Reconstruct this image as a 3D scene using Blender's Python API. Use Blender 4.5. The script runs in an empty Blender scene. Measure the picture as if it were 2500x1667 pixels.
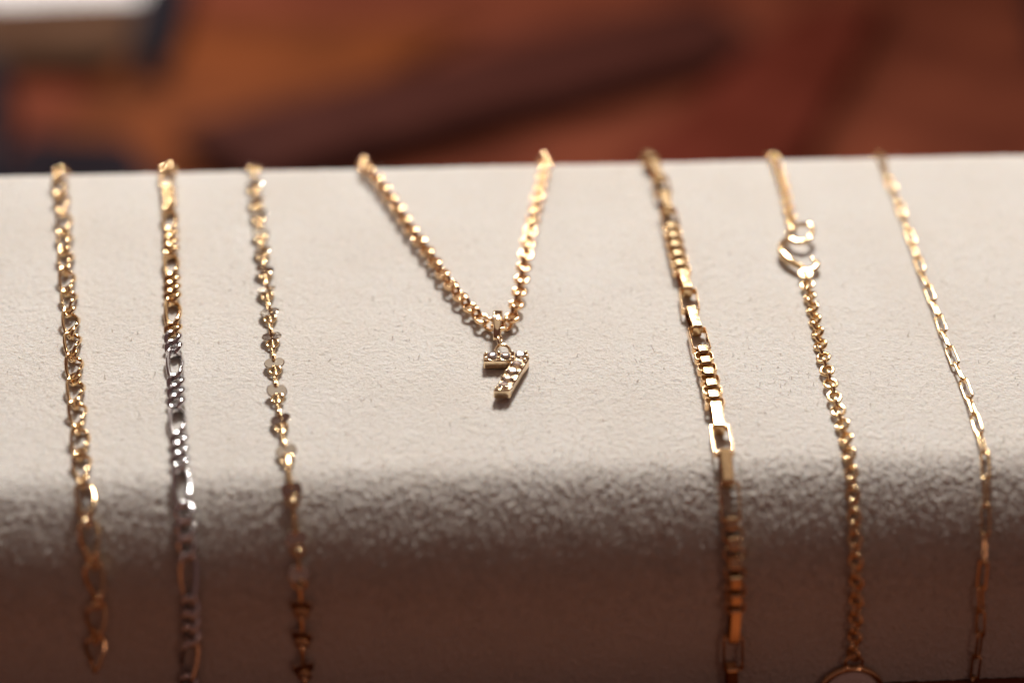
import bpy, math, random
import numpy as np
from mathutils import Vector, Matrix
random.seed(7)
rng = np.random.RandomState(11)
R = math.radians
scene = bpy.context.scene
C = scene.collection

# ------------------------------------------------------------------ camera
PITCH, YAW = R(26), R(3.4)
cam_d = bpy.data.cameras.new('camera')
cam = bpy.data.objects.new('camera', cam_d); C.objects.link(cam)
cam.location = (-0.01604457, -0.22646717, 0.17551213)
cam.rotation_euler = (math.pi / 2 - PITCH, 0, -YAW)
cam_d.sensor_width = 36; cam_d.lens = 60
cam_d.clip_start = 0.01; cam_d.clip_end = 20
cam_d.dof.use_dof = True
cam_d.dof.focus_distance = 0.2955
cam_d.dof.aperture_fstop = 4.8
scene.camera = cam

# ------------------------------------------------------------------ light
world = bpy.data.worlds.new('World'); scene.world = world; world.use_nodes = True
wb = world.node_tree.nodes['Background']
wb.inputs['Color'].default_value = (1.0, 0.52, 0.46, 1); wb.inputs['Strength'].default_value = 0.10

def area(name, az, el, dist, size, power, col, target=(0, .05, .05)):
    l = bpy.data.lights.new(name, 'AREA'); l.shape = 'DISK'; l.size = size; l.energy = power; l.color = col
    o = bpy.data.objects.new(name, l); C.objects.link(o)
    dv = Vector((math.sin(R(az)) * math.cos(R(el)), math.cos(R(az)) * math.cos(R(el)), math.sin(R(el))))
    o.location = Vector(target) + dv * dist
    o.rotation_euler = dv.to_track_quat('Z', 'Y').to_euler()
    return o
area('spot_lamp', 12, 56.5, 0.9, 0.165, 13.4, (1.0, 0.985, 0.955))
area('front_fill', 155, 9, 0.8, 0.05, 0.17, (1.0, 0.60, 0.46))  # added low warm fill, lifts the shaded front face and its glints
area('bench_fill', -8, 90, .68, 0.12, 6.6, (1.0, 0.94, 0.88), target=(-.27, 1.18, -.18))  # added fill above the bench, brightens the cloths and card behind
area('reflection_panel', 12, 66, 1.5, 1.6, 2.6, (1.0, 0.90, 0.78))  # added large dim panel for the gold to reflect, no actual ceiling
area('far_glint_fill', -22, 44, 1.5, 0.14, 2.0, (1.0, 0.93, 0.86))  # small extra source behind left, added only for more highlights on the metal
area('side_glint_fill', 42, 48, 1.3, 0.14, 1.6, (1.0, 0.90, 0.8))  # its counterpart behind right, likewise added for extra metal highlights
area('left_fill', -60, 30, 1.6, 0.2, .6, (1.0, 0.92, 0.84))  # weak fill added from the left for silver highlights, no window there

scene.view_settings.view_transform = 'Standard'
scene.view_settings.look = 'None'
scene.view_settings.exposure = 0.0
scene.view_settings.gamma = 1.0
scene.view_settings.use_curve_mapping = False
scene.render.engine = 'CYCLES'
scene.cycles.use_denoising = True
scene.cycles.denoiser = 'OPENIMAGEDENOISE'
scene.cycles.use_adaptive_sampling = False
scene.cycles.sample_clamp_indirect = 6.0
scene.cycles.max_bounces = 10
scene.cycles.caustics_reflective = True

# ------------------------------------------------------------------ helpers
def tag(o, label, cat, group=None, kind=None):
    o['label'] = label; o['category'] = cat
    if group: o['group'] = group
    if kind: o['kind'] = kind
    return o
def thing(name, label, cat, loc=(0, 0, 0), group=None):
    o = bpy.data.objects.new(name, None); C.objects.link(o)
    o.location = loc; o.empty_display_size = .003
    return tag(o, label, cat, group)
def mesh(name, V, F, m, smooth=True):
    me = bpy.data.meshes.new(name)
    me.from_pydata([tuple(v) for v in V], [], [tuple(f) for f in F])
    me.materials.append(m)
    if smooth: me.polygons.foreach_set('use_smooth', [True] * len(me.polygons))
    me.update()
    return me
def put(name, me, parent=None, M=None):
    """link mesh `me`; M is its world matrix, parents sit unrotated at a plain location"""
    o = bpy.data.objects.new(name, me); C.objects.link(o)
    M = M if M is not None else Matrix.Identity(4)
    if parent is not None:
        base = Vector((0, 0, 0)); p = parent
        while p is not None:
            if p.get('_w') is not None: base += Vector(p['_w']); break
            base += Vector(p.location); p = p.parent
        o.parent = parent
        M = Matrix.Translation(-base) @ M
    o.matrix_basis = M
    return o
def link_existing(name, me, parent, M): return put(name, me, parent, M)

# ------------------------------------------------------------------ materials
def nodes(name):
    m = bpy.data.materials.new(name); m.use_nodes = True
    nt = m.node_tree; return m, nt, nt.nodes['Principled BSDF'], nt.nodes.new
def metal(name, col, rough, dirt=0.25, scale=900):
    m, nt, b, N = nodes(name)
    b.inputs['Metallic'].default_value = 1
    tc = N('ShaderNodeTexCoord'); no = N('ShaderNodeTexNoise'); no.inputs['Scale'].default_value = scale
    no.inputs['Detail'].default_value = 3
    nt.links.new(tc.outputs['Object'], no.inputs['Vector'])
    mr = N('ShaderNodeMapRange'); mr.inputs['From Min'].default_value = .35; mr.inputs['From Max'].default_value = .65
    mr.inputs['To Min'].default_value = rough * .7; mr.inputs['To Max'].default_value = rough * 1.5
    nt.links.new(no.outputs['Fac'], mr.inputs['Value']); nt.links.new(mr.outputs['Result'], b.inputs['Roughness'])
    mx = N('ShaderNodeMix'); mx.data_type = 'RGBA'
    mx.inputs['A'].default_value = (*col, 1); mx.inputs['B'].default_value = (*[c * (1 - dirt) for c in col], 1)
    nt.links.new(no.outputs['Fac'], mx.inputs['Factor']); nt.links.new(mx.outputs['Result'], b.inputs['Base Color'])
    bp = N('ShaderNodeBump'); bp.inputs['Strength'].default_value = .08; bp.inputs['Distance'].default_value = .0001
    nt.links.new(no.outputs['Fac'], bp.inputs['Height']); nt.links.new(bp.outputs['Normal'], b.inputs['Normal'])
    return m
GOLD = metal('yellow_gold', (0.97, 0.69, 0.38), .10)
ROSE = metal('warm_gold', (0.97, 0.65, 0.36), .10)
PALE = metal('pale_gold', (0.97, 0.75, 0.49), .09)
SILV = metal('white_metal', (0.82, 0.81, 0.82), .10)
MIRR = metal('polished_disc_metal', (0.90, 0.82, 0.68), .08, .3, 2500)

def stone_mat():
    m, nt, b, N = nodes('clear_stone')
    b.inputs['Base Color'].default_value = (0.93, 0.89, 0.97, 1)
    b.inputs['Transmission Weight'].default_value = .86
    b.inputs['IOR'].default_value = 2.1
    b.inputs['Roughness'].default_value = .02
    return m
STONE = stone_mat()

def suede():
    m, nt, b, N = nodes('cream_suede')
    tc = N('ShaderNodeTexCoord')
    n1 = N('ShaderNodeTexNoise'); n1.inputs['Scale'].default_value = 2400; n1.inputs['Detail'].default_value = 6; n1.inputs['Roughness'].default_value = .7
    n2 = N('ShaderNodeTexNoise'); n2.inputs['Scale'].default_value = 45; n2.inputs['Detail'].default_value = 4
    for n in (n1, n2): nt.links.new(tc.outputs['Object'], n.inputs['Vector'])
    cr = N('ShaderNodeValToRGB'); cr.color_ramp.elements[0].position = .30; cr.color_ramp.elements[1].position = .68
    cr.color_ramp.elements[0].color = (0.53, 0.48, 0.42, 1); cr.color_ramp.elements[1].color = (0.64, 0.61, 0.57, 1)
    nt.links.new(n1.outputs['Fac'], cr.inputs['Fac'])
    mx = N('ShaderNodeMix'); mx.data_type = 'RGBA'; mx.blend_type = 'MULTIPLY'
    mr = N('ShaderNodeMapRange'); mr.inputs['From Min'].default_value = .3; mr.inputs['From Max'].default_value = .7
    mr.inputs['To Min'].default_value = 0; mr.inputs['To Max'].default_value = 1
    nt.links.new(n2.outputs['Fac'], mr.inputs['Value'])
    nt.links.new(mr.outputs['Result'], mx.inputs['Factor'])
    nt.links.new(cr.outputs['Color'], mx.inputs['A']); mx.inputs['B'].default_value = (.95, .93, .91, 1)
    nt.links.new(mx.outputs['Result'], b.inputs['Base Color'])
    b.inputs['Roughness'].default_value = .95
    b.inputs['Specular IOR Level'].default_value = .15
    b.inputs['Subsurface Weight'].default_value = .35; b.inputs['Subsurface Radius'].default_value = (1, .62, .40); b.inputs['Subsurface Scale'].default_value = .0009
    b.inputs['Sheen Weight'].default_value = .25; b.inputs['Sheen Roughness'].default_value = .5
    b.inputs['Sheen Tint'].default_value = (1, .93, .88, 1)
    bp = N('ShaderNodeBump'); bp.inputs['Strength'].default_value = .85; bp.inputs['Distance'].default_value = .0003
    nt.links.new(n1.outputs['Fac'], bp.inputs['Height']); nt.links.new(bp.outputs['Normal'], b.inputs['Normal'])
    return m
SUEDE = suede()
def nap_mat():
    m, nt, b, N = nodes('cream_nap')
    b.inputs['Base Color'].default_value = (.60, .565, .52, 1); b.inputs['Roughness'].default_value = .9
    b.inputs['Specular IOR Level'].default_value = .1
    tr = N('ShaderNodeBsdfTranslucent'); tr.inputs['Color'].default_value = (.62, .57, .51, 1)
    mx = N('ShaderNodeMixShader'); mx.inputs['Fac'].default_value = .35
    nt.links.new(b.outputs['BSDF'], mx.inputs[1]); nt.links.new(tr.outputs['BSDF'], mx.inputs[2])
    nt.links.new(mx.outputs['Shader'], nt.nodes['Material Output'].inputs['Surface'])
    return m
NAP = nap_mat()

def cloth(name, col, col2=None, scale=30, rough=.8, wood=False, spec=.3):
    m, nt, b, N = nodes(name)
    tc = N('ShaderNodeTexCoord'); mp = N('ShaderNodeMapping')
    nt.links.new(tc.outputs['Object'], mp.inputs['Vector'])
    if wood: mp.inputs['Scale'].default_value = (1, 7, 1); mp.inputs['Rotation'].default_value = (0, 0, R(-35))
    no = N('ShaderNodeTexNoise'); no.inputs['Scale'].default_value = scale; no.inputs['Detail'].default_value = 5
    nt.links.new(mp.outputs['Vector'], no.inputs['Vector'])
    cr = N('ShaderNodeValToRGB'); cr.color_ramp.elements[0].position = .38; cr.color_ramp.elements[1].position = .62
    cr.color_ramp.elements[0].color = (*col, 1); cr.color_ramp.elements[1].color = (*(col2 or [c * 1.35 for c in col]), 1)
    nt.links.new(no.outputs['Fac'], cr.inputs['Fac']); nt.links.new(cr.outputs['Color'], b.inputs['Base Color'])
    b.inputs['Roughness'].default_value = rough; b.inputs['Specular IOR Level'].default_value = spec * .1
    bp = N('ShaderNodeBump'); bp.inputs['Strength'].default_value = .3; bp.inputs['Distance'].default_value = .001
    nt.links.new(no.outputs['Fac'], bp.inputs['Height']); nt.links.new(bp.outputs['Normal'], b.inputs['Normal'])
    return m

# ------------------------------------------------------------------ display pad profile (x across, s along, from back to front)
TILT, RK, LT, SB, FACE = R(12), .004, .0875, .0006, .01846405
T0 = np.array([0, .09934806, .05541338])
NT = np.array([0, -math.sin(TILT), math.cos(TILT)]); AT = np.array([0, math.cos(TILT), math.sin(TILT)])
# the front roll: a quick first turn, a long shallow roll, then down to the upright face
BEND = [(0, 0), (.0010, 0), (.0060, 28), (.0180, 54), (.0235, 78), (.0250, 78)]
_bs = np.linspace(0, .0250, 501); _bx = np.linspace(-.002, .027, 581)
_ba = np.interp(_bx, [b[0] for b in BEND], [b[1] for b in BEND]); _ba = np.convolve(_ba, np.ones(81) / 81, 'same')[40:541]; _ba[0] = 0; _ba[-1] = 78
_ba = np.radians(_ba) + TILT
_by = np.concatenate([[0], np.cumsum(-np.cos((_ba[1:] + _ba[:-1]) / 2) * np.diff(_bs))])
_bz = np.concatenate([[0], np.cumsum(-np.sin((_ba[1:] + _ba[:-1]) / 2) * np.diff(_bs))])
def prof(s):
    if s < SB:
        al = (SB - s) / RK; mx = R(102); ex = 0
        if al > mx: ex = (al - mx) * RK; al = mx
        th = -TILT + al
        nn = np.array([0, math.sin(th), math.cos(th)]); tt = np.array([0, math.cos(th), -math.sin(th)])
        return T0 - AT * SB - NT * RK + nn * RK + tt * ex, nn
    if s <= LT: return T0 - AT * s, NT
    q = min(s - LT, .0250); th = float(np.interp(q, _bs, _ba))
    return (T0 - AT * LT + np.array([0, np.interp(q, _bs, _by), np.interp(q, _bs, _bz) - max(0, s - LT - .0250)]),
            np.array([0, -math.sin(th), math.cos(th)]))
S_END = LT + .0250 + FACE
S_BACK = SB - R(102) * RK - (T0 - NT * RK)[2]

def hash2(ix, iy, seed):
    r = np.random.RandomState(seed); tab = r.rand(512, 512)
    return tab[ix % 512, iy % 512]
def vnoise(x, y, seed):
    ix = np.floor(x).astype(int); iy = np.floor(y).astype(int)
    fx = x - ix; fy = y - iy; fx = fx ** 3 * (fx * (fx * 6 - 15) + 10); fy = fy ** 3 * (fy * (fy * 6 - 15) + 10)
    a = hash2(ix, iy, seed); b = hash2(ix + 1, iy, seed); c = hash2(ix, iy + 1, seed); d = hash2(ix + 1, iy + 1, seed)
    return (a * (1 - fx) + b * fx) * (1 - fy) + (c * (1 - fx) + d * fx) * fy

def build_pad():
    xs = np.concatenate([np.linspace(-.19, -.118, 30), np.arange(-.1175, .1255, .00027), np.linspace(.127, .20, 30)])
    ss = np.concatenate([np.linspace(S_BACK, -.0095, 30), np.arange(-.009, S_END, .00025), [S_END]])
    P = np.array([prof(s)[0] for s in ss]); Nn = np.array([prof(s)[1] for s in ss])
    X, S = np.meshgrid(xs, ss)
    wx = X + .0012 * (vnoise(X / .003, S / .003, 5) - .5); ws = S + .0012 * (vnoise(X / .003 + 9, S / .003, 6) - .5)
    g = np.clip(vnoise(wx / .00058, ws / .0005, 3) * 1.5 - .45, 0, 1)
    hgt = (.00004 * (vnoise(wx / .0022, ws / .0016, 1) - .5) + .00008 * (vnoise(wx / .0009 + ws / .002, ws / .0008, 2) - .5)
           + .00015 * g * g + .00021 * (rng.rand(*X.shape) - .5) * (.4 + vnoise(wx / .0015, ws / .0015, 9)) + .0005 * (vnoise(X / .025, S / .02, 4) - .5))
    f_ = np.clip((S - .080) / .018, 0, 1); hgt *= .52 + .85 * f_ * f_ * (3 - 2 * f_)
    Y = P[:, 1][:, None] + hgt * Nn[:, 1][:, None]; Z = P[:, 2][:, None] + hgt * Nn[:, 2][:, None]
    Z = np.maximum(Z, 0.0)
    V = np.stack([X, Y, Z], -1).reshape(-1, 3)
    ny, nx = X.shape
    i = np.arange(ny - 1)[:, None] * nx + np.arange(nx - 1)[None, :]
    Q = np.stack([i, i + nx, i + nx + 1, i + 1], -1).reshape(-1, 4)
    me = bpy.data.meshes.new('display_pad')
    me.vertices.add(len(V)); me.vertices.foreach_set('co', V.ravel())
    capL = np.arange(ny) * nx; capR = np.arange(ny) * nx + nx - 1
    loops = np.concatenate([Q.ravel(), capL[::-1], capR, [0, nx - 1, (ny - 1) * nx + nx - 1, (ny - 1) * nx]])
    starts = np.concatenate([np.arange(len(Q)) * 4, [len(Q) * 4, len(Q) * 4 + ny, len(Q) * 4 + 2 * ny]])
    me.loops.add(len(loops)); me.loops.foreach_set('vertex_index', loops)
    me.polygons.add(len(starts)); me.polygons.foreach_set('loop_start', starts)
    me.update(calc_edges=True); me.validate()
    sm = np.ones(len(me.polygons), bool); sm[-3:] = False
    me.polygons.foreach_set('use_smooth', sm); me.materials.append(SUEDE)
    o = put('display_pad', me)
    tag(o, 'cream suede display ramp with a rounded front edge carrying all the chains', 'display pad')
    # short raised fibres of the nap, one mass of them
    n = 60000
    fx = rng.uniform(-.117, .125, n); fs = np.where(rng.rand(n) < .9, np.clip(rng.normal(.1035, .0062, n), .08, S_END - .001), rng.uniform(-.006, S_END, n))
    hs = np.interp(fs, ss, np.arange(len(ss))); hx = np.interp(fx, xs, np.arange(len(xs)))
    hh = hgt[hs.astype(int), hx.astype(int)]
    pp = np.stack([np.interp(fs, ss, P[:, k]) for k in range(3)], -1); nn = np.stack([np.interp(fs, ss, Nn[:, k]) for k in range(3)], -1)
    pp[:, 0] = fx; pp += nn * (hh - .00003)[:, None]
    tt = np.stack([0 * fx, -nn[:, 2], nn[:, 1]], -1)     # towards the front
    ex = np.stack([1 + 0 * fx, 0 * fx, 0 * fx], -1)
    a = rng.uniform(0, 2 * np.pi, n); ln = rng.uniform(.0002, .0006, n) * np.where(rng.rand(n) < .2, 1.6, 1); up = rng.uniform(.2, 1.3, n); w = rng.uniform(.00004, .00009, n)
    dr = ex * np.cos(a)[:, None] + tt * np.sin(a)[:, None]; sd = -ex * np.sin(a)[:, None] + tt * np.cos(a)[:, None]
    mid = pp + (dr * .55 + nn * (up * .7)[:, None]) * ln[:, None]; tip = pp + (dr + nn * up[:, None]) * ln[:, None]
    VV = np.stack([pp - sd * w[:, None], pp + sd * w[:, None], mid + sd * (w * .7)[:, None], mid - sd * (w * .7)[:, None], tip], 1).reshape(-1, 3)
    b = np.arange(n)[:, None] * 5
    T = np.concatenate([b + [0, 1, 2], b + [0, 2, 3], b + [3, 2, 4]], 1).reshape(-1)
    me = bpy.data.meshes.new('nap'); me.vertices.add(len(VV)); me.vertices.foreach_set('co', VV.ravel())
    me.loops.add(len(T)); me.loops.foreach_set('vertex_index', T)
    me.polygons.add(len(T) // 3); me.polygons.foreach_set('loop_start', np.arange(len(T) // 3) * 3)
    me.update(calc_edges=True); me.materials.append(NAP)
    k = put('nap', me, o); k['kind'] = 'stuff'
    return o
build_pad()

# ------------------------------------------------------------------ link meshes (long axis x, lying in xy)
def loop_tube(name, pts, K, ra, rb, mat, seg=16, sq=.76):
    """closed tube: pts (n,3), K (n,3) plane normals, ra radius in plane, rb radius along K"""
    n = len(pts); V = []; F = []
    for i in range(n):
        t = pts[(i + 1) % n] - pts[i - 1]; t /= np.linalg.norm(t)
        k = K[i] - t * (K[i] @ t); k /= np.linalg.norm(k); q = np.cross(t, k)
        for j in range(seg):
            a = 2 * math.pi * j / seg
            ca, sa = math.cos(a), math.sin(a)
            V.append(pts[i] + q * ra * math.copysign(abs(ca) ** sq, ca) + k * rb * math.copysign(abs(sa) ** sq, sa))
    for i in range(n):
        for j in range(seg):
            a = i * seg + j; b = i * seg + (j + 1) % seg; c = ((i + 1) % n) * seg + (j + 1) % seg; d = ((i + 1) % n) * seg + j
            F.append((a, b, c, d))
    return mesh(name, V, F, mat)
def oval(L, W, twist=0.0, ex=1.0, n=32, pinch=0.0):
    th = np.linspace(0, 2 * math.pi, n, endpoint=False)
    c, s = np.cos(th), np.sin(th)
    x = L / 2 * np.sign(c) * np.abs(c) ** ex; y = W / 2 * np.sign(s) * np.abs(s) ** ex
    y = y * (1 - pinch * (1 - np.abs(x / (L / 2)) ** 2))
    a = twist * x / (L / 2)
    pts = np.stack([x, y * np.cos(a), y * np.sin(a)], -1)
    K = np.stack([0 * x, -np.sin(a), np.cos(a)], -1)
    return pts, K
def stadium(L, W, n_end=8, n_side=4, corner=None, twist=0.0):
    """rounded rectangle, corner radius c"""
    c = corner if corner is not None else W / 2
    P = []
    cx, cy = L / 2 - c, W / 2 - c
    for (sx, sy, a0) in ((1, 1, 0), (-1, 1, 90), (-1, -1, 180), (1, -1, 270)):
        for k in range(n_end + 1):
            a = R(a0 + 90 * k / n_end)
            P.append((sx * cx + c * math.cos(a), sy * cy + c * math.sin(a)))
    Q = []
    for i, p in enumerate(P):
        q = P[(i + 1) % len(P)]
        if not Q or math.dist(Q[-1], p) > 1e-6: Q.append(p)
        dd = math.dist(p, q)
        if dd > .0006:
            m = n_side
            for k in range(1, m): Q.append((p[0] + (q[0] - p[0]) * k / m, p[1] + (q[1] - p[1]) * k / m))
    if math.dist(Q[0], Q[-1]) < 1e-6: Q.pop()
    Q = np.array(Q); x, y = Q[:, 0], Q[:, 1]
    a = twist * x / (L / 2)
    return np.stack([x, y * np.cos(a), y * np.sin(a)], -1), np.stack([0 * x, -np.sin(a), np.cos(a)], -1)
def band(name, pts, width, thick, mat, bev=.00012):
    """closed flat strip: pts in xy plane, width along z, thickness in plane, bevelled rectangle section"""
    n = len(pts); V = []; F = []
    w, t = width / 2, thick / 2
    sec = [(t, w - bev), (t - bev, w), (-t + bev, w), (-t, w - bev), (-t, -w + bev), (-t + bev, -w), (t - bev, -w), (t, -w + bev)]
    for i in range(n):
        tg = pts[(i + 1) % n] - pts[i - 1]; tg /= np.linalg.norm(tg); q = np.cross(tg, (0, 0, 1))
        for (a, b) in sec: V.append(pts[i] + q * a + np.array((0, 0, b)))
    for i in range(n):
        for j in range(8):
            F.append((i * 8 + j, i * 8 + (j + 1) % 8, ((i + 1) % n) * 8 + (j + 1) % 8, ((i + 1) % n) * 8 + j))
    me = mesh(name, V, F, mat, smooth=False)
    return me

# ------------------------------------------------------------------ paths on the pad
def surf(u, s, h):
    p, nn = prof(s / 1000.0)
    q = p + nn * h / 1000.0
    return np.array([u / 1000.0, q[1], q[2]]), nn
class Path:
    def __init__(self, us, h, back=9, ahead=0, back_end=0):
        us = [tuple(map(float, p)) for p in us]
        d = (us[1][0] - us[0][0]) * .3
        pre = [(us[0][0] - d, us[0][1] - back), (us[0][0] - d * .5, us[0][1] - back * .5)] if back else []
        post = []
        if ahead: post = [(us[-1][0], us[-1][1] + ahead)]
        if back_end: post = [(us[-1][0] + .3, us[-1][1] - back_end * .5), (us[-1][0] + .6, us[-1][1] - back_end)]
        P = pre + us + post
        P = [P[0]] + P + [P[-1]]
        D = []
        for i in range(1, len(P) - 2):
            p0, p1, p2, p3 = map(np.array, P[i - 1:i + 3])
            for k in range(12):
                t = k / 12
                D.append(.5 * (2 * p1 + (p2 - p0) * t + (2 * p0 - 5 * p1 + 4 * p2 - p3) * t * t + (3 * p1 - p0 - 3 * p2 + p3) * t ** 3))
        D.append(np.array(P[-2]))
        # smooth
        D = np.array(D)
        for _ in range(4): D[1:-1] = (D[:-2] + 2 * D[1:-1] + D[2:]) / 4
        # refine so the bends stay round
        t = np.linspace(0, len(D) - 1, len(D) * 4)
        D = np.stack([np.interp(t, np.arange(len(D)), D[:, 0]), np.interp(t, np.arange(len(D)), D[:, 1])], -1)
        W = [surf(a, b, h) for a, b in D]
        self.uv = D
        self.P = np.array([w[0] for w in W]); self.N = np.array([w[1] for w in W])
        self.s = np.concatenate([[0], np.cumsum(np.linalg.norm(np.diff(self.P, axis=0), axis=1))])
        self.len = self.s[-1]
    def at(self, s):
        return (np.array([np.interp(s, self.s, self.P[:, k]) for k in range(3)]),
                np.array([np.interp(s, self.s, self.N[:, k]) for k in range(3)]),
                np.array([np.interp(s, self.s, self.uv[:, k]) for k in range(2)]))
    def find(self, v):      # arc length where the pad coordinate s reaches v mm (first time)
        i = int(np.argmax(self.uv[:, 1] >= v)); return self.s[i]
    def frame(self, s, L, roll=0, lift=0, wob=0):
        a, _, _ = self.at(s - L / 2); b, _, _ = self.at(s + L / 2); p, n, uv = self.at(s)
        c = (a + b + p) / 3
        T = b - a; T /= np.linalg.norm(T)
        n = n - T * (n @ T); n /= np.linalg.norm(n); B = np.cross(n, T)
        if wob:
            T = T + B * wob * (random.random() - .5); T /= np.linalg.norm(T)
            n = n - T * (n @ T); n /= np.linalg.norm(n); B = np.cross(n, T)
        M = Matrix(((T[0], B[0], n[0], c[0] + n[0] * lift), (T[1], B[1], n[1], c[1] + n[1] * lift), (T[2], B[2], n[2], c[2] + n[2] * lift), (0, 0, 0, 1)))
        return M @ Matrix.Rotation(roll, 4, 'X') @ Matrix.Rotation(R(random.uniform(-1, 1) * wob * 60), 4, 'Y'), uv
PATHS = {
 1:[ (-87.2,0.4),(-85.8,7.1),(-83.8,16.4),(-82.1,26.7),(-80.3,36.5),(-78.7,44.5),(-77.2,52.3),(-76.3,57.3),(-74.9,64.5),(-73.7,71.5),(-72.3,78.2),(-71.1,84.7),(-69.8,91.2),(-69.1,95.3),(-68.5,99.9),(-67.7,104.5),(-67.7,109.0),(-68.5,114.5),(-69.2,119.9) ],
 2:[ (-65.9,1.2),(-64.6,9.5),(-63.2,20.2),(-61.9,31.7),(-60.9,40.0),(-60.0,47.9),(-59.2,55.5),(-58.1,62.9),(-57.3,69.9),(-56.5,76.7),(-55.5,83.3),(-54.8,89.3),(-54.1,94.4),(-53.5,99.1),(-53.3,103.6),(-53.2,108.2),(-53.5,113.4),(-53.9,119.3),(-54.8,124.4) ],
 3:[ (-48.6,0.3),(-48.0,6.7),(-46.7,17.5),(-45.4,27.9),(-44.5,34.9),(-43.8,41.7),(-43.0,47.7),(-42.2,55.0),(-41.3,62.7),(-40.5,70.4),(-39.5,78.1),(-38.3,85.4),(-37.6,90.2),(-37.1,93.5),(-36.7,96.9),(-36.4,100.6),(-36.1,104.8),(-36.0,110.6),(-36.1,115.1),(-36.3,120.2),(-36.2,125.5) ],
 4:[ (-26.4,1.4),(-24.3,4.7),(-22.3,9.9),(-19.7,16.9),(-17.3,23.8),(-14.1,31.8),(-11.5,38.9),(-8.9,45.1),(-6.3,50.4),(-4.3,53.6),(-2.2,54.9),(-0.3,53.6),(1.0,49.4),(2.3,42.9),(3.4,36.0),(4.6,29.0),(5.9,21.7),(7.5,14.2),(9.0,6.3),(9.8,2.3) ],
 5:[ (31.5,1.0),(32.2,5.6),(32.5,16.7),(32.4,28.7),(32.4,37.2),(32.6,45.4),(32.4,53.3),(32.7,59.7),(32.8,67.0),(32.9,72.9),(32.7,79.7),(32.6,86.3),(32.4,91.6),(32.5,95.7),(32.5,100.4),(32.7,104.3),(32.9,108.9),(33.2,114.4),(33.3,120.3),(33.5,128.9) ],
 7:[ (56.8,0.6),(56.9,5.9),(56.8,12.3),(56.2,20.1),(55.9,27.6),(55.9,36.2),(55.3,41.8),(54.8,48.5),(54.3,56.3),(53.8,63.8),(53.6,69.8),(53.4,76.8),(53.3,81.3),(53.1,86.7),(52.8,91.3),(52.6,95.6),(52.4,101.0),(52.4,106.3),(52.8,111.3),(53.2,117.2),(53.4,122.4),(53.5,125.0) ],
 8:[ (78.9,0.5),(78.5,6.5),(78.5,16.0),(78.1,26.7),(77.6,35.4),(77.2,45.1),(76.9,54.4),(76.4,63.2),(76.5,70.5),(76.2,78.6),(75.5,86.4),(75.1,91.1),(74.5,95.5),(73.9,99.6),(73.5,103.6),(73.3,108.4),(73.3,113.1),(74.1,119.1),(74.3,123.4),(74.2,128.7),(74.4,131.0) ],
}
GROUP = 'chains draped over the cream display ramp'
mm = .001
def root_at(path, name, label, cat='chain'):
    p, n, _ = path.at(path.len * .5)
    q = p - n * .001
    return thing(name, label, cat, tuple(q), GROUP)

# ---- 1: open twisted ovals joined by small rings
def chain_one():
    pa = Path(PATHS[1], 1.25, ahead=2.6)
    rt = root_at(pa, 'link_bracelet', 'gold bracelet of long twisted oval links, nearest the left side, its loose end hanging free', 'bracelet')
    pts, K = stadium(6.4 * mm, 2.8 * mm, twist=R(58)); lg = loop_tube('long_link', pts, K, .31 * mm, .31 * mm, GOLD)
    pts, K = oval(2.5 * mm, 2.1 * mm, twist=R(30)); sm = loop_tube('small_link', pts, K, .29 * mm, .29 * mm, GOLD)
    seq = [('long_link', lg, 6.4), ('small_link', sm, 2.5)]
    s = .003; i = 0; prev = None
    while True:
        nm, me, L = seq[i % 2]
        if prev is not None: s += ((prev + L) / 2 - 1.2) * mm
        if s + L / 2 * mm > pa.len: break
        roll = R(12 + 10 * math.sin(i * 1.3)) if i % 2 == 0 else R(48 + 14 * math.sin(i * 2.1))
        M, uv = pa.frame(s, L * mm, roll, wob=.10)
        put(nm, me, rt, M); prev = L; i += 1
chain_one()

# ---- 2: figaro, gold turning silver
def chain_two():
    pa = Path(PATHS[2], 1.2, ahead=8)
    rt = root_at(pa, 'two_tone_chain', 'flat chain of three short links then one long, gold turning silver lower down')
    LS, LL, r = 3.55, 7.9, .45
    ms = {}
    for key, mat in (('g', GOLD), ('s', SILV)):
        pts, K = oval(LS * mm, 2.65 * mm, twist=R(42)); a = loop_tube('short_link', pts, K, r * mm, r * mm, mat)
        pts, K = stadium(LL * mm, 2.5 * mm, twist=R(56)); b = loop_tube('long_link', pts, K, (r - .04) * mm, (r - .04) * mm, mat)
        ms[key] = (a, b)
    s0 = pa.find(52.6)       # a long link ends here
    s = s0; seq = []
    period = 3 * LS + LL - 8 * r
    # walk from the back
    start = s0 - period * mm * 6
    s = start; i = 0; prev = None
    while True:
        is_long = i % 4 == 3
        L = LL if is_long else LS
        if prev is not None: s += ((prev + L) / 2 - 2 * r) * mm
        if s + L / 2 * mm > pa.len: break
        prev = L; i += 1
        if s - L / 2 * mm < 0: continue
        M, uv = pa.frame(s, L * mm, R(22 if not is_long else 4), wob=.05)
        silver = uv[1] > 55
        put('long_link' if is_long else 'short_link', ms['s' if silver else 'g'][1 if is_long else 0], rt, M)
        if silver: C.objects[-1]['label'] = 'silver coloured link'
chain_two()

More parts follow.
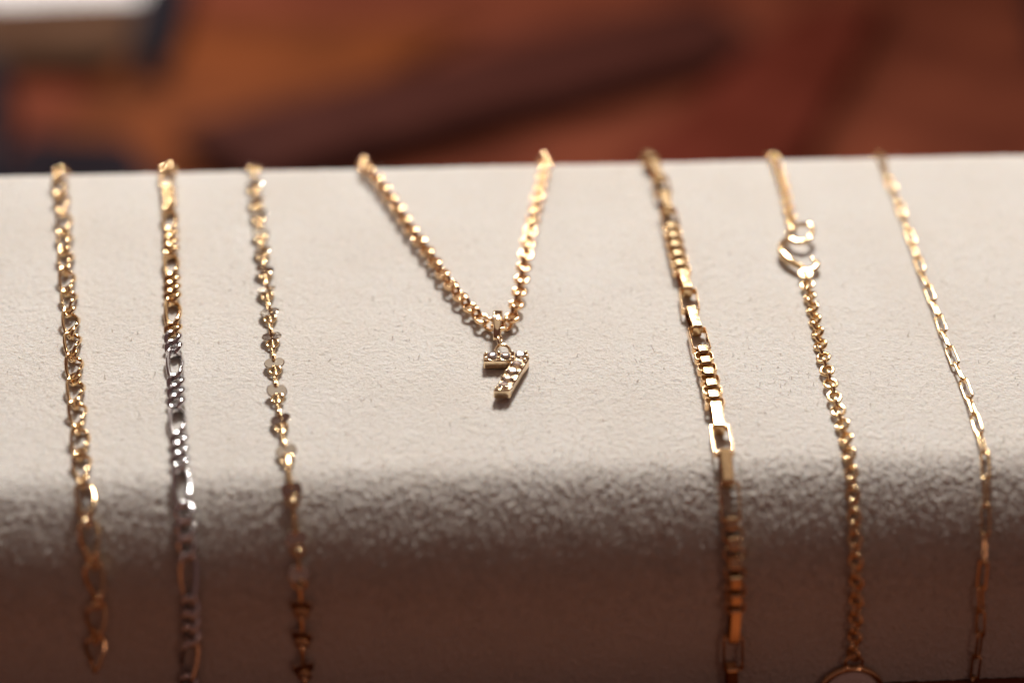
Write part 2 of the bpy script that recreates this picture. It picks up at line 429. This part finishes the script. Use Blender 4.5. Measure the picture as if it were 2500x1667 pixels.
# ---- 3: mirrored notched discs
def disc_mesh(name='disc'):
    n = 40; V = []; F = []
    for z, sc in ((-.14, .93), (-.05, 1), (.05, 1), (.14, .93)):
        for i in range(n):
            a = 2 * math.pi * i / n
            r = 1.75 * (1 - .42 * abs(math.cos(a)) ** 9)
            # hammered: two lobes folded a little about the long axis
            x = r * math.cos(a) * sc; y = r * math.sin(a) * sc
            V.append((x * mm, y * mm, (z + .03 * abs(y)) * mm))
    for l in range(3):
        for i in range(n): F.append((l * n + i, l * n + (i + 1) % n, (l + 1) * n + (i + 1) % n, (l + 1) * n + i))
    b = len(V); V += [(0, 0, -.14 * mm), (0, 0, .14 * mm)]
    for i in range(n):
        F.append((b, (i + 1) % n, i)); F.append((b + 1, 3 * n + i, 3 * n + (i + 1) % n))
    return mesh(name, V, F, MIRR, smooth=False)
def chain_three():
    pa = Path(PATHS[3], 1.15, ahead=6)
    rt = root_at(pa, 'disc_chain', 'fine gold chain strung with mirrored notched discs, third from the left')
    dm = disc_mesh()
    pts, K = oval(1.7 * mm, 2.0 * mm); ring = loop_tube('ring_link', pts, K, .22 * mm, .22 * mm, GOLD)
    pts, K = stadium(3.0 * mm, 1.3 * mm); conn = loop_tube('oval_link', pts, K, .27 * mm, .27 * mm, GOLD)
    ds = [-1.5, 5.6, 11.6, 16.9, 22.9, 28.7, 34.8, 41.2, 48.0, 55.2, 62.7, 70.2, 77.6, 85.6, 93.2, 100.6, 105.8, 110.9, 116.6, 122.9, 129.2]
    tilt = {55.2: (3, -10), 62.7: (2, 0), 48.0: (8, -10), 70.2: (-10, 14), 77.6: (12, -8), 85.6: (9, 10)}
    for k, v in enumerate(ds):
        s = pa.s[0] if v < -9 else pa.find(v)
        tx, ty = tilt.get(v, (random.choice((-1, 1)) * random.uniform(5, 13), random.choice((-1, 1)) * random.uniform(9, 18)))
        if v > 88: ty = 16 if k % 4 else -4
        M, uv = pa.frame(s, 2.5 * mm, 0)
        put('disc', dm, rt, M @ Matrix.Rotation(R(ty), 4, 'Y') @ Matrix.Rotation(R(tx), 4, 'X'))
        M, uv = pa.frame(s + 1.75 * mm, 2 * mm, R(6), lift=-.2 * mm); put('ring_link', ring, rt, M @ Matrix.Rotation(R(14), 4, 'Y'))
        if k + 1 < len(ds):
            s2 = pa.find(ds[k + 1]) - .9 * mm
            a, b = s + 1.95 * mm, s2
            L = b - a
            n = max(1, round(L / (2.7 * mm)))
            for j in range(n):
                M, uv = pa.frame(a + L * (j + .5) / n, L / n, R(78 + 25 * j))
                put('oval_link', conn, rt, M @ Matrix.Diagonal((L / n / (2.55 * mm), 1, 1, 1)))
chain_three()

# ---- 4: rounded box chain with the pendant
pa4 = Path(PATHS[4], 1.6, back_end=9)
def chain_four():
    rt = root_at(pa4, 'pendant_necklace', 'gold round link necklace laid in a V and carrying the stone set numeral', 'necklace')
    pts, K = oval(2.5 * mm, 2.4 * mm, n=28)
    me = loop_tube('link', pts, K, .24 * mm, .38 * mm, ROSE)
    s = .001; i = 0
    while s < pa4.len - .001:
        t = s / pa4.len
        tw = 8 * math.sin(t * 9)
        M, uv = pa4.frame(s, 2.1 * mm, R(tw + (90 if i % 2 else 0)), wob=.06)
        put('link', me, rt, M); s += 1.95 * mm; i += 1
chain_four()

# ---- 5: flat strip links, long and box sections
def chain_five():
    pa = Path(PATHS[5], 1.5, ahead=4)
    rt = root_at(pa, 'strip_link_chain', 'broad gold chain of flat strip links, long rectangles between short box sections, fourth from the right' if False else
                 'broad gold chain of flat rectangular links, long ones alternating with short box sections')
    lengths = {'L': 6.35, 'S': 1.95}
    t = .30
    ms = {}
    for k, L in lengths.items():
        pts, _ = stadium(L * mm, 3.05 * mm, n_end=4, corner=.45 * mm); ms[k + 'O'] = band(('long' if k == 'L' else 'box') + '_link', pts, 1.4 * mm, t * mm, ROSE)
        pts, _ = stadium(L * mm, 2.15 * mm, n_end=4, corner=.35 * mm); ms[k + 'P'] = band(('long' if k == 'L' else 'box') + '_link', pts, 1.75 * mm, t * mm, GOLD)
    unit = ['LP', 'LO', 'LP', 'LO'] + ['SP', 'SO'] * 5
    per = (4 * (lengths['L'] - .6) + 10 * (lengths['S'] - .45)) * mm
    s_mid = pa.find(62.3)     # a long open link ends, the box section starts
    # first unit such that units end of the four longs falls at s_mid
    start = s_mid - 4 * (lengths['L'] - .6) * mm
    while start > 0: start -= per
    s = start; i = 0; prev = None; pk = None
    while True:
        key = unit[i % len(unit)]; L = lengths[key[0]]
        if prev is not None:
            sp = (prev + L) / 2 - (.6 if (key[0] == 'L' or pk == 'L') else .42)
            s += sp * mm
        else: s += L / 2 * mm
        if s + L / 2 * mm > pa.len: break
        prev = L; pk = key[0]; i += 1
        if s - L / 2 * mm < 0: continue
        roll = 0 if key[1] == 'O' else R(90)
        M, uv = pa.frame(s, L * mm, roll, wob=.05)
        put('long_link' if key[0] == 'L' else 'box_link', ms[key], rt, M)
chain_five()

# ---- 7: fine cable chain with clasp, and the round pendant at its foot
pa7 = Path(PATHS[7], 1.1)
def chain_seven():
    rt = root_at(pa7, 'clasp_necklace', 'fine gold round link necklace with its lobster clasp lying open on the cream ramp', 'necklace')
    pts, K = oval(2.35 * mm, 2.1 * mm, n=26)
    me = loop_tube('link', pts, K, .29 * mm, .29 * mm, GOLD)
    s = .001; i = 0
    a, b = pa7.find(24.5), pa7.find(39.0)
    while s < pa7.len:
        if not (a < s < b):
            v = s / pa7.len
            tw = float(np.interp(v, [0, .28, .36, .42, .5, .56, .62, .7, 1], [45, 40, 0, 35, 45, 20, 0, 35, 45]))
            M, uv = pa7.frame(s, 2.2 * mm, R(tw + (90 if i % 2 else 0)), wob=.08)
            put('link', me, rt, M)
        s += 1.78 * mm; i += 1
    # lobster clasp: closed hook loop (upper right) and swelling body (lower left)
    def on(u, v, h):
        p, n = surf(u, v, h); return p
    ctrl = [(55.6, 26.0), (57.2, 25.8), (58.7, 26.8), (59.0, 28.4), (58.1, 30.2), (56.6, 31.1), (55.3, 30.7), (54.4, 29.4), (54.5, 27.5)]
    rad = [.42, .45, .50, .48, .45, .50, .58, .55, .45]
    hts = [1.6, 2.2, 2.6, 2.4, 2.0, 1.8, 1.6, 1.6, 1.5]
    def tube(name, ctrl, rad, hts, closed, mat, ry=1.0, n=48, seg=12):
        m = len(ctrl); V = []; F = []; pts = []; rr = []
        for i in range(n if closed else n + 1):
            f = i / n * (m if closed else m - 1); k = min(int(f), m - 1 if closed else m - 2); t = f - k
            idx = [(k + d) % m if closed else min(max(k + d, 0), m - 1) for d in (-1, 0, 1, 2)]
            A = [np.array((*ctrl[j], hts[j], rad[j])) for j in idx]
            q = .5 * (2 * A[1] + (A[2] - A[0]) * t + (2 * A[0] - 5 * A[1] + 4 * A[2] - A[3]) * t * t + (3 * A[1] - A[0] - 3 * A[2] + A[3]) * t ** 3)
            pts.append(on(q[0], q[1], q[2])); rr.append(max(q[3], .02))
        N = len(pts); up = np.array(NT)
        for i in range(N):
            a = pts[(i + 1) % N if closed else min(i + 1, N - 1)]; b = pts[i - 1 if closed else max(i - 1, 0)]
            t = a - b; t /= np.linalg.norm(t); k = up - t * (up @ t); k /= np.linalg.norm(k); q = np.cross(t, k)
            for j in range(seg):
                w = 2 * math.pi * j / seg
                V.append(pts[i] + (q * math.cos(w) + k * math.sin(w) * ry) * rr[i] * mm)
        for i in range(N if closed else N - 1):
            for j in range(seg):
                F.append((i * seg + j, i * seg + (j + 1) % seg, ((i + 1) % N) * seg + (j + 1) % seg, ((i + 1) % N) * seg + j))
        if not closed: F += [tuple(range(seg))[::-1], tuple(range((N - 1) * seg, N * seg))]
        return mesh(name, V, F, mat)
    cl = put('clasp', tube('clasp', ctrl, rad, hts, True, GOLD), rt)
    cl['label'] = 'open oval lobster clasp'
    body = [(53.6, 29.6), (52.4, 32.0), (52.5, 34.8), (54.0, 37.4), (55.6, 38.8)]
    put('clasp_body', tube('clasp_body', body, [.45, .7, .9, .8, .45], [1.6, 1.5, 1.4, 1.3, 1.2], False, GOLD, .8), cl)
    lever = [(57.4, 35.6), (58.2, 37.0), (57.8, 38.4), (56.6, 39.2)]
    put('lever', tube('lever', lever, [.3, .55, .6, .4], [1.3, 1.2, 1.1, 1.0], False, GOLD, .8), cl)
chain_seven()

# ---- 8: paperclip chain
def chain_eight():
    pa = Path(PATHS[8], 1.0, ahead=4)
    rt = root_at(pa, 'paperclip_chain', 'thin gold paperclip chain of narrow elongated links, nearest the right side')
    pts, K = stadium(5.05 * mm, 1.4 * mm, corner=.45 * mm, n_end=5)
    me = loop_tube('link', pts, K, .21 * mm, .21 * mm, GOLD, sq=.85)
    s = .003; i = 0
    while s + 2.4 * mm < pa.len:
        M, uv = pa.frame(s, 4.8 * mm, R(42 + 6 * math.sin(i * .7) - (88 if i % 2 else 0)), wob=.04)
        put('link', me, rt, M); s += 4.56 * mm; i += 1
chain_eight()

# ------------------------------------------------------------------ numeral pendant
def prism(name, outline, z0, z1, mat, bev=.00018):
    """extruded polygon with a bevelled top rim; outline ccw in metres"""
    P = np.array(outline); n = len(P)
    def inset(d):
        Q = []
        for i in range(n):
            a = P[i] - P[i - 1]; b = P[(i + 1) % n] - P[i]; a /= np.linalg.norm(a); b /= np.linalg.norm(b)
            na = np.array((-a[1], a[0])); nb = np.array((-b[1], b[0])); m = na + nb
            Q.append(P[i] + m * d / (1 + na @ nb))
        return np.array(Q)
    rings = [(inset(bev), z0), (P, z0 + bev), (P, z1 - bev), (inset(bev), z1), ]
    V = []; F = []
    for q, z in rings: V += [(a, b, z) for a, b in q]
    for l in range(3):
        for i in range(n): F.append((l * n + i, l * n + (i + 1) % n, (l + 1) * n + (i + 1) % n, (l + 1) * n + i))
    F.append(tuple(range(n))[::-1]); F.append(tuple(range(3 * n, 4 * n)))
    return mesh(name, V, F, mat, smooth=False)
def gem_mesh(r, name='stone'):
    n = 12; V = []; F = []
    for rr, z, off in ((.55, .42, 0), (.82, .27, .5), (1, .06, 0), (1, -.03, 0), (.5, -.5, .5)):
        for i in range(n):
            a = 2 * math.pi * (i + off) / n; V.append((rr * r * math.cos(a), rr * r * math.sin(a), z * r))
    V.append((0, 0, -.85 * r))
    for l, (o0, o1) in enumerate(((0, .5), (.5, 0), (0, 0), (0, .5))):
        for i in range(n):
            a, b = l * n + i, l * n + (i + 1) % n; c, d = (l + 1) * n + i, (l + 1) * n + (i + 1) % n
            if o1 > o0: F += [(b, a, c), (b, c, d)]
            elif o1 < o0: F += [(a, c, d), (b, a, d)] if True else []
            else: F.append((b, a, c, d))
    F.append(tuple(range(n)))
    for i in range(n): F.append((4 * n + (i + 1) % n, 4 * n + i, 5 * n))
    return mesh(name, V, F, STONE, smooth=False)
def ball_mesh(r, name, mat):
    V = []; F = []; a, b = 8, 12
    V.append((0, 0, r))
    for i in range(1, a):
        for j in range(b):
            V.append((r * math.sin(math.pi * i / a) * math.cos(2 * math.pi * j / b), r * math.sin(math.pi * i / a) * math.sin(2 * math.pi * j / b), r * math.cos(math.pi * i / a)))
    V.append((0, 0, -r))
    for j in range(b):
        F.append((0, 1 + j, 1 + (j + 1) % b)); F.append((len(V) - 1, 1 + (a - 2) * b + (j + 1) % b, 1 + (a - 2) * b + j))
        for i in range(a - 2): F.append((1 + i * b + j, 1 + (i + 1) * b + j, 1 + (i + 1) * b + (j + 1) % b, 1 + i * b + (j + 1) % b))
    return mesh(name, V, F, mat)
def pendant():
    # local frame: X right, Y up the pad (towards the back), Z off the pad; origin mid-bar
    p, n = surf(-1.4, 63.9, 0)
    X = Vector((1, 0, 0)); Y = Vector(AT); Z = Vector(NT)
    B = Matrix(((X[0], Y[0], Z[0], p[0]), (X[1], Y[1], Z[1], p[1]), (X[2], Y[2], Z[2], p[2]), (0, 0, 0, 1)))
    B2 = B @ Matrix.Rotation(R(-1), 4, 'Z') @ Matrix.Rotation(R(6), 4, 'X')
    B = B @ Matrix.Rotation(R(-1), 4, 'Z') @ Matrix.Rotation(R(-1.5), 4, 'X')
    rt = thing('numeral_pendant', 'small gold pendant shaped as the numeral 7 set with clear stones, hanging at the V', 'pendant', tuple(p))
    z0, z1 = .25 * mm, 2.1 * mm
    hw = 1.15
    O = [(-3.75, 1.2), (-3.95, .95), (-3.95, -.95), (-3.75, -1.15), (.85, -1.15), (-2.5, -9.1), (-2.35, -9.45), (0, -9.45), (.35, -9.25), (3.85, -.75), (3.95, -.3), (3.95, .95), (3.75, 1.2)]
    body = put('body', prism('body', [(a * mm, b * mm) for a, b in O], z0, z1, PALE), rt, B)
    gm = gem_mesh(.90 * mm); pm = ball_mesh(.34 * mm, 'prong', PALE)
    collar_pts, collar_K = oval(1.66 * mm, 1.66 * mm, n=20); colm = loop_tube('collar', collar_pts, collar_K, .12 * mm, .15 * mm, PALE, seg=8)
    st = [(-2.45, .15), (-.15, .15), (2.35, .2), (1.75, -2.3), (.85, -4.3), (0, -6.3), (-.85, -8.1)]
    for (a, b) in st:
        g = put('stone', gm, rt, B @ Matrix.Translation((a * mm, b * mm, z1 + .12 * mm)) @ Matrix.Rotation(random.uniform(0, 1), 4, 'Z') @ Matrix.Rotation(R(random.uniform(-9, 9)), 4, 'X'))
        put('collar', colm, body, B @ Matrix.Translation((a * mm, b * mm, z1 + .02 * mm)))
    pr = [(-3.45, .75), (-3.45, -.65), (-1.3, .8), (-1.3, -.7), (1.1, .8), (1.05, -.75), (3.4, .85), (3.45, -.3), (3.1, -1.35), (.75, -2.35), (2.45, -3.05), (-.15, -4.4), (1.75, -4.75), (-.95, -6.2), (.85, -6.6), (-1.95, -8.9), (-1.1, -9.1), (-.25, -9.0)]
    for (a, b) in pr: put('prong', pm, rt, B @ Matrix.Translation((a * mm, b * mm, z1 + .16 * mm)))
    # ring standing on the bar, connecting loop and bail over the chain
    pts, K = oval(2.5 * mm, 2.5 * mm, n=30)
    put('ring', loop_tube('ring', pts, K, .27 * mm, .27 * mm, PALE), rt, B2 @ Matrix.Translation((-.55 * mm, 2.35 * mm, 1.35 * mm)) @ Matrix.Rotation(R(14), 4, 'X'))
    pts, K = oval(3.0 * mm, 1.5 * mm, n=30)
    put('connecting_loop', loop_tube('connecting_loop', pts, K, .25 * mm, .25 * mm, PALE), rt,
        B2 @ Matrix.Translation((-1.0 * mm, 4.5 * mm, 2.0 * mm)) @ Matrix.Rotation(R(82), 4, 'Z') @ Matrix.Rotation(R(20), 4, 'Y') @ Matrix.Rotation(R(68), 4, 'X'))
    # bail: tear-drop band in the plane of pad normal and Y
    n = 36; V = []; F = []
    prof_pts = []
    for i in range(n):
        a = 2 * math.pi * i / n
        y = math.cos(a) * 3.5; z = math.sin(a) * (1.75 if True else 1) * (.62 + .38 * (y + 3.5) / 7)
        prof_pts.append((y, z))
    t = .26
    for i, (y, z) in enumerate(prof_pts):
        y0, z0_ = prof_pts[i - 1]; y1, z1_ = prof_pts[(i + 1) % n]
        ty, tz = y1 - y0, z1_ - z0_; l = math.hypot(ty, tz); ny, nz = tz / l, -ty / l
        w = .60 + .26 * (y + 3.5) / 7
        for (dx, dn) in ((-w, 0), (-w, t * .6), (-w * .75, t), (0, t * 1.12), (w * .75, t), (w, t * .6), (w, 0), (0, -.04)):
            V.append((dx * mm, (y + ny * dn) * mm, (z + nz * dn) * mm))
    for i in range(n):
        for j in range(8): F.append((i * 8 + j, i * 8 + (j + 1) % 8, ((i + 1) % n) * 8 + (j + 1) % 8, ((i + 1) % n) * 8 + j))
    put('bail', mesh('bail', V, F, PALE), rt, B2 @ Matrix.Translation((-1.3 * mm, 8.1 * mm, 2.0 * mm)) @ Matrix.Rotation(R(-4), 4, 'Z') @ Matrix.Rotation(R(-6), 4, 'X'))
pendant()

# ------------------------------------------------------------------ round pendant at the foot of the clasp necklace
def round_pendant():
    p, n = surf(53.7, 132.4, 1.0)
    B = Matrix(((1, 0, 0, p[0]), (0, 0, -1, p[1]), (0, 1, 0, p[2]), (0, 0, 0, 1)))      # X right, Y up the face, Z outwards (towards -y)
    rt = thing('round_pendant', 'round gold rimmed pendant with a pale stone hanging low on the front of the ramp', 'pendant', tuple(p))
    pts, K = oval(10.5 * mm, 10.5 * mm, n=56); put('rim', loop_tube('rim', pts, K, .5 * mm, .55 * mm, GOLD), rt, B)
    n_ = 16; V = []; F = []
    for rr, z in ((.45, .9), (.8, .55), (.98, 0), (.98, -.4)):
        for i in range(n_):
            a = 2 * math.pi * (i + .5) / n_; V.append((4.85 * rr * mm * math.cos(a), 4.85 * rr * mm * math.sin(a), z * mm))
    for l in range(3):
        for i in range(n_): F.append((l * n_ + i, (l + 1) * n_ + i, (l + 1) * n_ + (i + 1) % n_, l * n_ + (i + 1) % n_))
    F.append(tuple(range(n_))); F.append(tuple(range(3 * n_, 4 * n_))[::-1])
    m, nt, b, N = nodes('milky_stone')
    b.inputs['Base Color'].default_value = (.92, .84, .78, 1); b.inputs['Roughness'].default_value = .08
    b.inputs['Transmission Weight'].default_value = .3; b.inputs['Coat Weight'].default_value = .6
    put('stone', mesh('stone', V, F, m, smooth=False), rt, B)
    pts, K = oval(2.9 * mm, 2.9 * mm, n=32); put('jump_ring', loop_tube('jump_ring', pts, K, .25 * mm, .25 * mm, GOLD), rt, B @ Matrix.Translation((-.05 * mm, 6.45 * mm, .1 * mm)))
    bm_ = ball_mesh(.62 * mm, 'shoulder', GOLD)
    for sx in (-1, 1): put('shoulder', bm_, rt, B @ Matrix.Translation((sx * 1.25 * mm, 5.25 * mm, 0)) @ Matrix.Rotation(R(sx * 35), 4, 'Z') @ Matrix.Diagonal((1, 1.5, .9, 1)))
round_pendant()

# ------------------------------------------------------------------ table and the blurred things behind
WOOD = cloth('polished_wood', (0.0360, 0.0084, 0.0048), (0.0600, 0.0156, 0.0078), 14, .38, wood=True, spec=.4)
def slab(name, mat, x0, x1, y0, y1, z0, z1, rot=0, bev=.002, kind=None):
    cx, cy = (x0 + x1) / 2, (y0 + y1) / 2
    import bmesh
    bm = bmesh.new(); bmesh.ops.create_cube(bm, size=1)
    for v in bm.verts: v.co = Vector((v.co.x * (x1 - x0), v.co.y * (y1 - y0), (v.co.z + .5) * (z1 - z0)))
    bmesh.ops.bevel(bm, geom=bm.edges[:], offset=bev, segments=3, affect='EDGES', profile=.5)
    me = bpy.data.meshes.new(name); bm.to_mesh(me); bm.free(); me.materials.append(mat)
    me.polygons.foreach_set('use_smooth', [True] * len(me.polygons))
    o = bpy.data.objects.new(name, me); C.objects.link(o); o.location = (cx, cy, z0); o.rotation_euler = (0, 0, rot)
    return o
t = slab('tabletop', WOOD, -1.0, 1.1, -.40, .235, -.042, -.012); t['kind'] = 'structure'
BOARD = cloth('orange_wood', (.13, .040, .016), (.20, .070, .030), 14, .5, wood=True)
o = slab('wooden_board', BOARD, -.34, .089, -.19, .20, -.0119, 0.0)
tag(o, 'orange brown wooden board under the display ramp, its end showing at the lower right', 'board')

def drape(name, mat, pts, z, thick, amp, seed, res=70, rot_dir=(1, 0)):
    """soft folded cloth: a polygon-shaped sheet (bilinear quad) with folds and thickness"""
    (ax, ay), (bx, by), (cx, cy), (dx, dy) = pts
    u, v = np.meshgrid(np.linspace(0, 1, res), np.linspace(0, 1, res))
    x = ax * (1 - u) * (1 - v) + bx * u * (1 - v) + cx * u * v + dx * (1 - u) * v
    y = ay * (1 - u) * (1 - v) + by * u * (1 - v) + cy * u * v + dy * (1 - u) * v
    x += .006 * (vnoise(u * 5, v * 5, seed) - .5); y += .006 * (vnoise(u * 5 + 3, v * 5, seed + 1) - .5)
    e = np.minimum(np.minimum(u, 1 - u), np.minimum(v, 1 - v)); rim = np.clip(e / .05, 0, 1) ** .5
    fold = vnoise((x * rot_dir[0] + y * rot_dir[1]) / .09, (x * rot_dir[1] - y * rot_dir[0]) / .22, seed + 2)
    h = z + (thick + amp * fold) * rim
    top = np.stack([x, y, h], -1).reshape(-1, 3); bot = np.stack([x, y, 0 * h + z - .0005], -1).reshape(-1, 3)
    V = np.concatenate([top, bot]); F = []; n = res
    for j in range(n - 1):
        for i in range(n - 1):
            a = j * n + i; F.append((a, a + 1, a + n + 1, a + n)); b = a + n * n; F.append((b, b + n, b + n + 1, b + 1))
    edge = list(range(n)) + [j * n + n - 1 for j in range(1, n)] + [(n - 1) * n + i for i in range(n - 2, -1, -1)] + [j * n for j in range(n - 2, 0, -1)]
    for k in range(len(edge)):
        a, b = edge[k], edge[(k + 1) % len(edge)]; F.append((b, a, a + n * n, b + n * n))
    return put(name, mesh(name, V, F, mat))

M_TAN = cloth('tan_leather', (0.0594, 0.0162, 0.0054), (0.1296, 0.0335, 0.0097), 9, .6)
M_DARK = cloth('maroon_leather', (.032, .0085, .006), (.046, .013, .009), 30, .7)
M_BROWN = cloth('brown_cloth', (0.0771, 0.0183, 0.0098), (0.1332, 0.0337, 0.0168), 10, .85)
M_RED = cloth('red_cloth', (.058, .010, .005), (.085, .016, .009), 12, .85)
M_NAVY = cloth('navy_cloth', (.008, .006, .008), (.014, .010, .013), 18, .9)
M_BLACK = cloth('black_case', (.010, .009, .012), (.014, .012, .016), 18, .6)
M_GREY = cloth('taupe_cloth', (.050, .024, .014), (.070, .036, .021), 18, .85)
M_WHITE = cloth('white_card', (.85, .83, .82), (.88, .86, .85), 18, .6)

o = slab('lower_bench', WOOD, -1.3, 1.5, .45, 2.1, -.24, -.20)
tag(o, 'low reddish wooden bench behind the table, holding the blurred cloths', 'bench')
o = drape('brown_cloth', M_BROWN, [(-.300, .640), (.560, .640), (.760, 1.430), (-.480, 1.450)], -.1995, .003, .012, 41, rot_dir=(.6, -.8))
tag(o, 'wide reddish brown cloth spread out of focus behind the whole ramp', 'cloth')
o = drape('leather_cloth', M_TAN, [(-.275, .740), (-.150, .740), (.040, 1.060), (-.195, 1.070)], -.186, .003, .016, 21, rot_dir=(.6, -.8))
tag(o, 'soft tan leather lying out of focus behind the left half of the ramp', 'leather')
o = drape('leather_strap', M_DARK, [(-.165, .790), (-.110, .700), (.240, .950), (.215, 1.085)], -.170, .003, .004, 31, rot_dir=(.6, -.8))
tag(o, 'dark maroon strap running diagonally between the tan leather and brown cloth', 'strap')
o = drape('red_cloth', M_RED, [(.085, .680), (.195, .680), (.360, 1.085), (.290, 1.085)], -.178, .003, .008, 51, rot_dir=(.9, -.4))
tag(o, 'deep red cloth out of focus behind the right side of the ramp', 'cloth')
o = drape('navy_cloth', M_NAVY, [(-.285, .640), (-.135, .640), (-.190, .765), (-.250, .778)], -.175, .008, .006, 61)
tag(o, 'dark navy cloth just behind the left end of the ramp', 'cloth')
o = drape('taupe_cloth', M_GREY, [(-.380, .950), (-.205, .970), (-.215, 1.120), (-.400, 1.120)], -.175, .004, .005, 71)
tag(o, 'taupe cloth out of focus below the white card at the far left', 'cloth')
o = drape('white_card', M_WHITE, [(-.430, 1.105), (-.225, 1.105), (-.245, 1.320), (-.450, 1.320)], -.172, .002, .0, 81)
tag(o, 'bright white card lying flat in the far left corner', 'card')
o = drape('black_case', M_BLACK, [(-.350, .660), (-.240, .660), (-.290, .915), (-.400, .915)], -.187, .034, .006, 91)
tag(o, 'black case out of focus at the left side behind the ramp', 'case')
o = drape('black_pouch', M_BLACK, [(-.205, .900), (-.182, .890), (-.190, 1.120), (-.228, 1.120)], -.176, .022, .006, 101)
tag(o, 'black pouch between the white card and the tan leather', 'pouch')
o = drape('dark_box', M_BLACK, [(.440, .950), (.520, .920), (.600, 1.130), (.490, 1.130)], -.187, .034, .0, 111)
tag(o, 'dark box in the far right corner behind the ramp', 'box')
